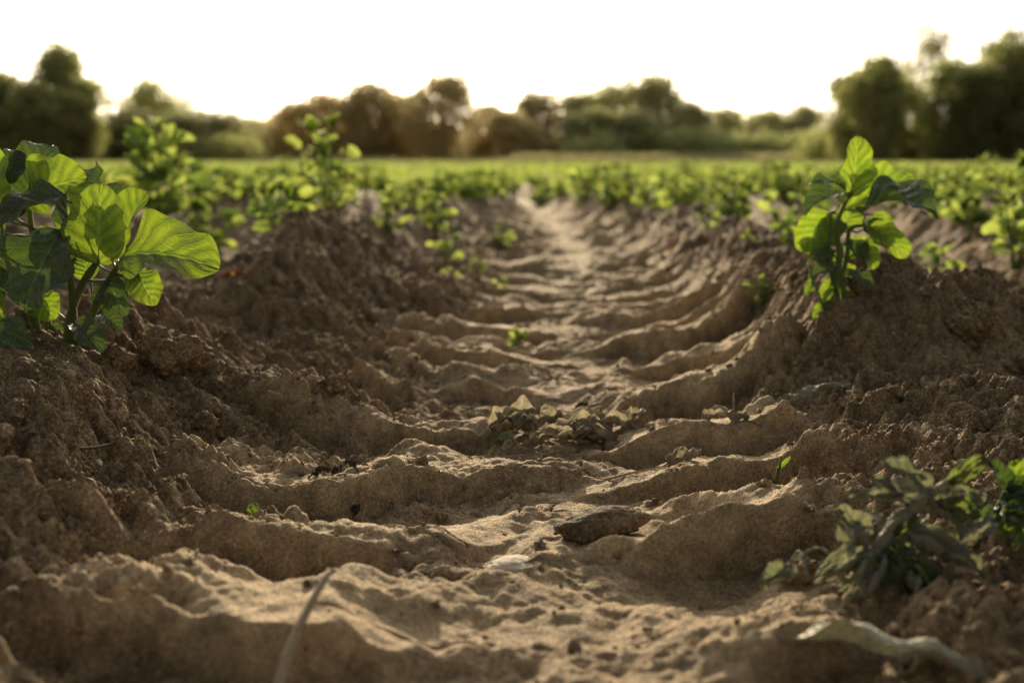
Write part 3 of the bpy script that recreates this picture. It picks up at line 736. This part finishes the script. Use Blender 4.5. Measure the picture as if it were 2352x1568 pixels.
# wilted plants beside the track
LVw=[((2140,1130,0),(2215,1070,0),52,(-.1,-.9,.4),.3,.9),
 ((2100,1150,0),(2010,1105,.02),56,(0,-.6,.8),.4,1.,1),
 ((2060,1180,0),(1900,1165,-.01),46,(0,-.5,.9),.4,1.1,1),
 ((2060,1220,-.01),(2150,1280,-.02),64,(.1,-.8,.5),.3,.8,1),
 ((2050,1230,-.01),(2200,1320,-.03),66,(.1,-.7,.6),.4,1.2,1),
 ((2000,1260,-.02),(2060,1380,-.04),74,(.1,-.9,.4),.3,.8),
 ((1980,1270,-.02),(1910,1360,-.04),74,(-.1,-.8,.5),.4,1.,1),
 ((1970,1280,0),(1830,1330,-.03),68,(-.1,-.7,.6),.4,1.2,1),
 ((2000,1290,.0),(2180,1390,-.04),80,(.1,-.8,.6),.3,1.1,1),
 ((1990,1260,.01),(1910,1210,.02),54,(0,-.7,.7),.3,.8,1),
 ((2100,1170,.0),(2160,1220,-.01),45,(.2,-.8,.5),.4,.7,1),
 ((2040,1280,-.03),(2130,1370,-.06),64,(.2,-.8,.5),.4,.9)]
def wilt_extra(ml,ms,rg):
    for i in range(24):
        t=rg.random()
        x=rg.gauss(.015,.030)*(1-.4*t)+.06*t*t; z=abs(rg.gauss(0,.012))+.002+.06*t*t; y=rg.gauss(-.01,.022)*(1-.5*t)
        b=np.array([x,y,z]); d=nrm([rg.gauss(0,1),rg.gauss(0,.7),rg.gauss(-.3,.5)])
        leaf(ml,b,b+d*rg.uniform(.022,.045),[rg.gauss(0,.5),-.5,rg.uniform(.3,1.2)],rg.uniform(.014,.028),.5,rg.uniform(.5,2.4),14,8,.2,rg,int(rg.random()<.7),.45)
    for i in range(6):
        a=rg.uniform(0,6.28); p=np.array([rg.gauss(0,.02),rg.gauss(0,.02),.005])
        tube(ms,[p,p+[math.cos(a)*.03,math.sin(a)*.02,.016],p+[math.cos(a)*.055,math.sin(a)*.04,.003]],.0016,.001,6)
STw=[[(1950,1370,-.02),(1985,1270,-.01),(2060,1190,0),(2150,1120,0),.0062],[(1960,1350,0),(2020,1290,-.02),(2080,1290,-.02),.003],[(2060,1190,0),(2030,1200,0),(2000,1260,0),.003]]
custom_plant(12,(1960,1350),.00037,LVw,STw,(.275,.86,gz(.275,.86)+.002),'wilted uprooted potato plant lying crumpled on the soil',mats=(M_wilt,M_grey,M_grey),crump=.38,group='wilted potato plants on bare soil',extra=wilt_extra)
LVw2=[((2310,1170,0),(2262,1100,0),60,(0,-.7,.7),.4,.9,1),((2320,1170,0),(2420,1090,.01),80,(0,-.8,.6),.4,.9),((2290,1200,-.01),(2200,1260,-.03),65,(-.1,-.8,.5),.4,1.2,1),
 ((2290,1200,-.02),(2330,1290,-.04),95,(.1,-.9,.4),.3,1.0),((2300,1190,0),(2400,1230,-.02),95,(.1,-.8,.5),.3,.8,1),((2330,1200,0),(2450,1180,0),70,(.1,-.8,.5),.3,.8,1),
 ((2280,1220,.02),(2210,1190,.03),60,(-.1,-.8,.5),.3,.9,1),((2340,1180,.02),(2350,1110,.02),60,(-.1,-.8,.5),.3,.9)]
custom_plant(14,(2250,1290),.00038,LVw2,[[(2240,1310,0),(2280,1230,0),(2330,1150,0),.0035],[(2245,1310,0),(2300,1240,0),(2400,1180,0),.0035]],(.39,.92,gz(.39,.92)),'drooping dark green potato plant on bare soil',crump=.2,group='wilted potato plants on bare soil')

# ---------------------------------------------------------------- light
EL=16.; AZ=-5.
sd=Vector((math.sin(rad(AZ))*math.cos(rad(EL)),math.cos(rad(AZ))*math.cos(rad(EL)),math.sin(rad(EL))))
l=bpy.data.lights.new('sun','SUN'); l.energy=5.; l.angle=rad(.5); l.color=(1,.80,.52)
so=bpy.data.objects.new('sun',l); COL.objects.link(so); so.rotation_euler=(-sd).to_track_quat('-Z','Y').to_euler(); so.location=(0,0,20)
w=bpy.data.worlds.new('World'); scene.world=w; w.use_nodes=True; nt=w.node_tree; nt.nodes.clear()
sk=nt.nodes.new('ShaderNodeTexSky'); sk.sky_type='NISHITA'; sk.sun_disc=False; sk.sun_elevation=rad(EL); sk.sun_rotation=rad(AZ); sk.dust_density=2.; sk.air_density=1.
hs=nt.nodes.new('ShaderNodeHueSaturation'); hs.inputs['Saturation'].default_value=.45; nt.links.new(sk.outputs[0],hs.inputs['Color'])
mm=nt.nodes.new('ShaderNodeMix'); mm.data_type='RGBA'; mm.blend_type='MULTIPLY'; mm.inputs[0].default_value=1.; mm.inputs[7].default_value=(1,.93,.78,1)
nt.links.new(hs.outputs[0],mm.inputs[6])
bg=nt.nodes.new('ShaderNodeBackground'); bg.inputs[1].default_value=.10
tc=nt.nodes.new('ShaderNodeTexCoord')
vm=nt.nodes.new('ShaderNodeVectorMath'); vm.operation='DOT_PRODUCT'; nt.links.new(tc.outputs['Generated'],vm.inputs[0]); vm.inputs[1].default_value=tuple(sd)
m1=nt.nodes.new('ShaderNodeMath'); m1.operation='MAXIMUM'; nt.links.new(vm.outputs['Value'],m1.inputs[0]); m1.inputs[1].default_value=0
m2=nt.nodes.new('ShaderNodeMath'); m2.operation='POWER'; nt.links.new(m1.outputs[0],m2.inputs[0]); m2.inputs[1].default_value=4.
m3=nt.nodes.new('ShaderNodeMath'); m3.operation='MULTIPLY'; nt.links.new(m2.outputs[0],m3.inputs[0]); m3.inputs[1].default_value=2.2
bg2=nt.nodes.new('ShaderNodeBackground'); bg2.inputs[0].default_value=(1,.92,.78,1); nt.links.new(m3.outputs[0],bg2.inputs[1])
ad=nt.nodes.new('ShaderNodeAddShader')
wo=nt.nodes.new('ShaderNodeOutputWorld'); nt.links.new(mm.outputs[2],bg.inputs[0]); nt.links.new(bg.outputs[0],ad.inputs[0]); nt.links.new(bg2.outputs[0],ad.inputs[1]); nt.links.new(ad.outputs[0],wo.inputs[0])

# ---------------------------------------------------------------- camera
cd=bpy.data.cameras.new('camera'); cam=bpy.data.objects.new('camera',cd); COL.objects.link(cam)
cd.lens=40; cd.sensor_width=36; cd.clip_start=.02; cd.clip_end=2000
cam.location=(0,0,.36); cam.rotation_euler=(rad(90-9.1),0,0)
cd.dof.use_dof=True; cd.dof.focus_distance=1.22; cd.dof.aperture_fstop=3.9
scene.camera=cam
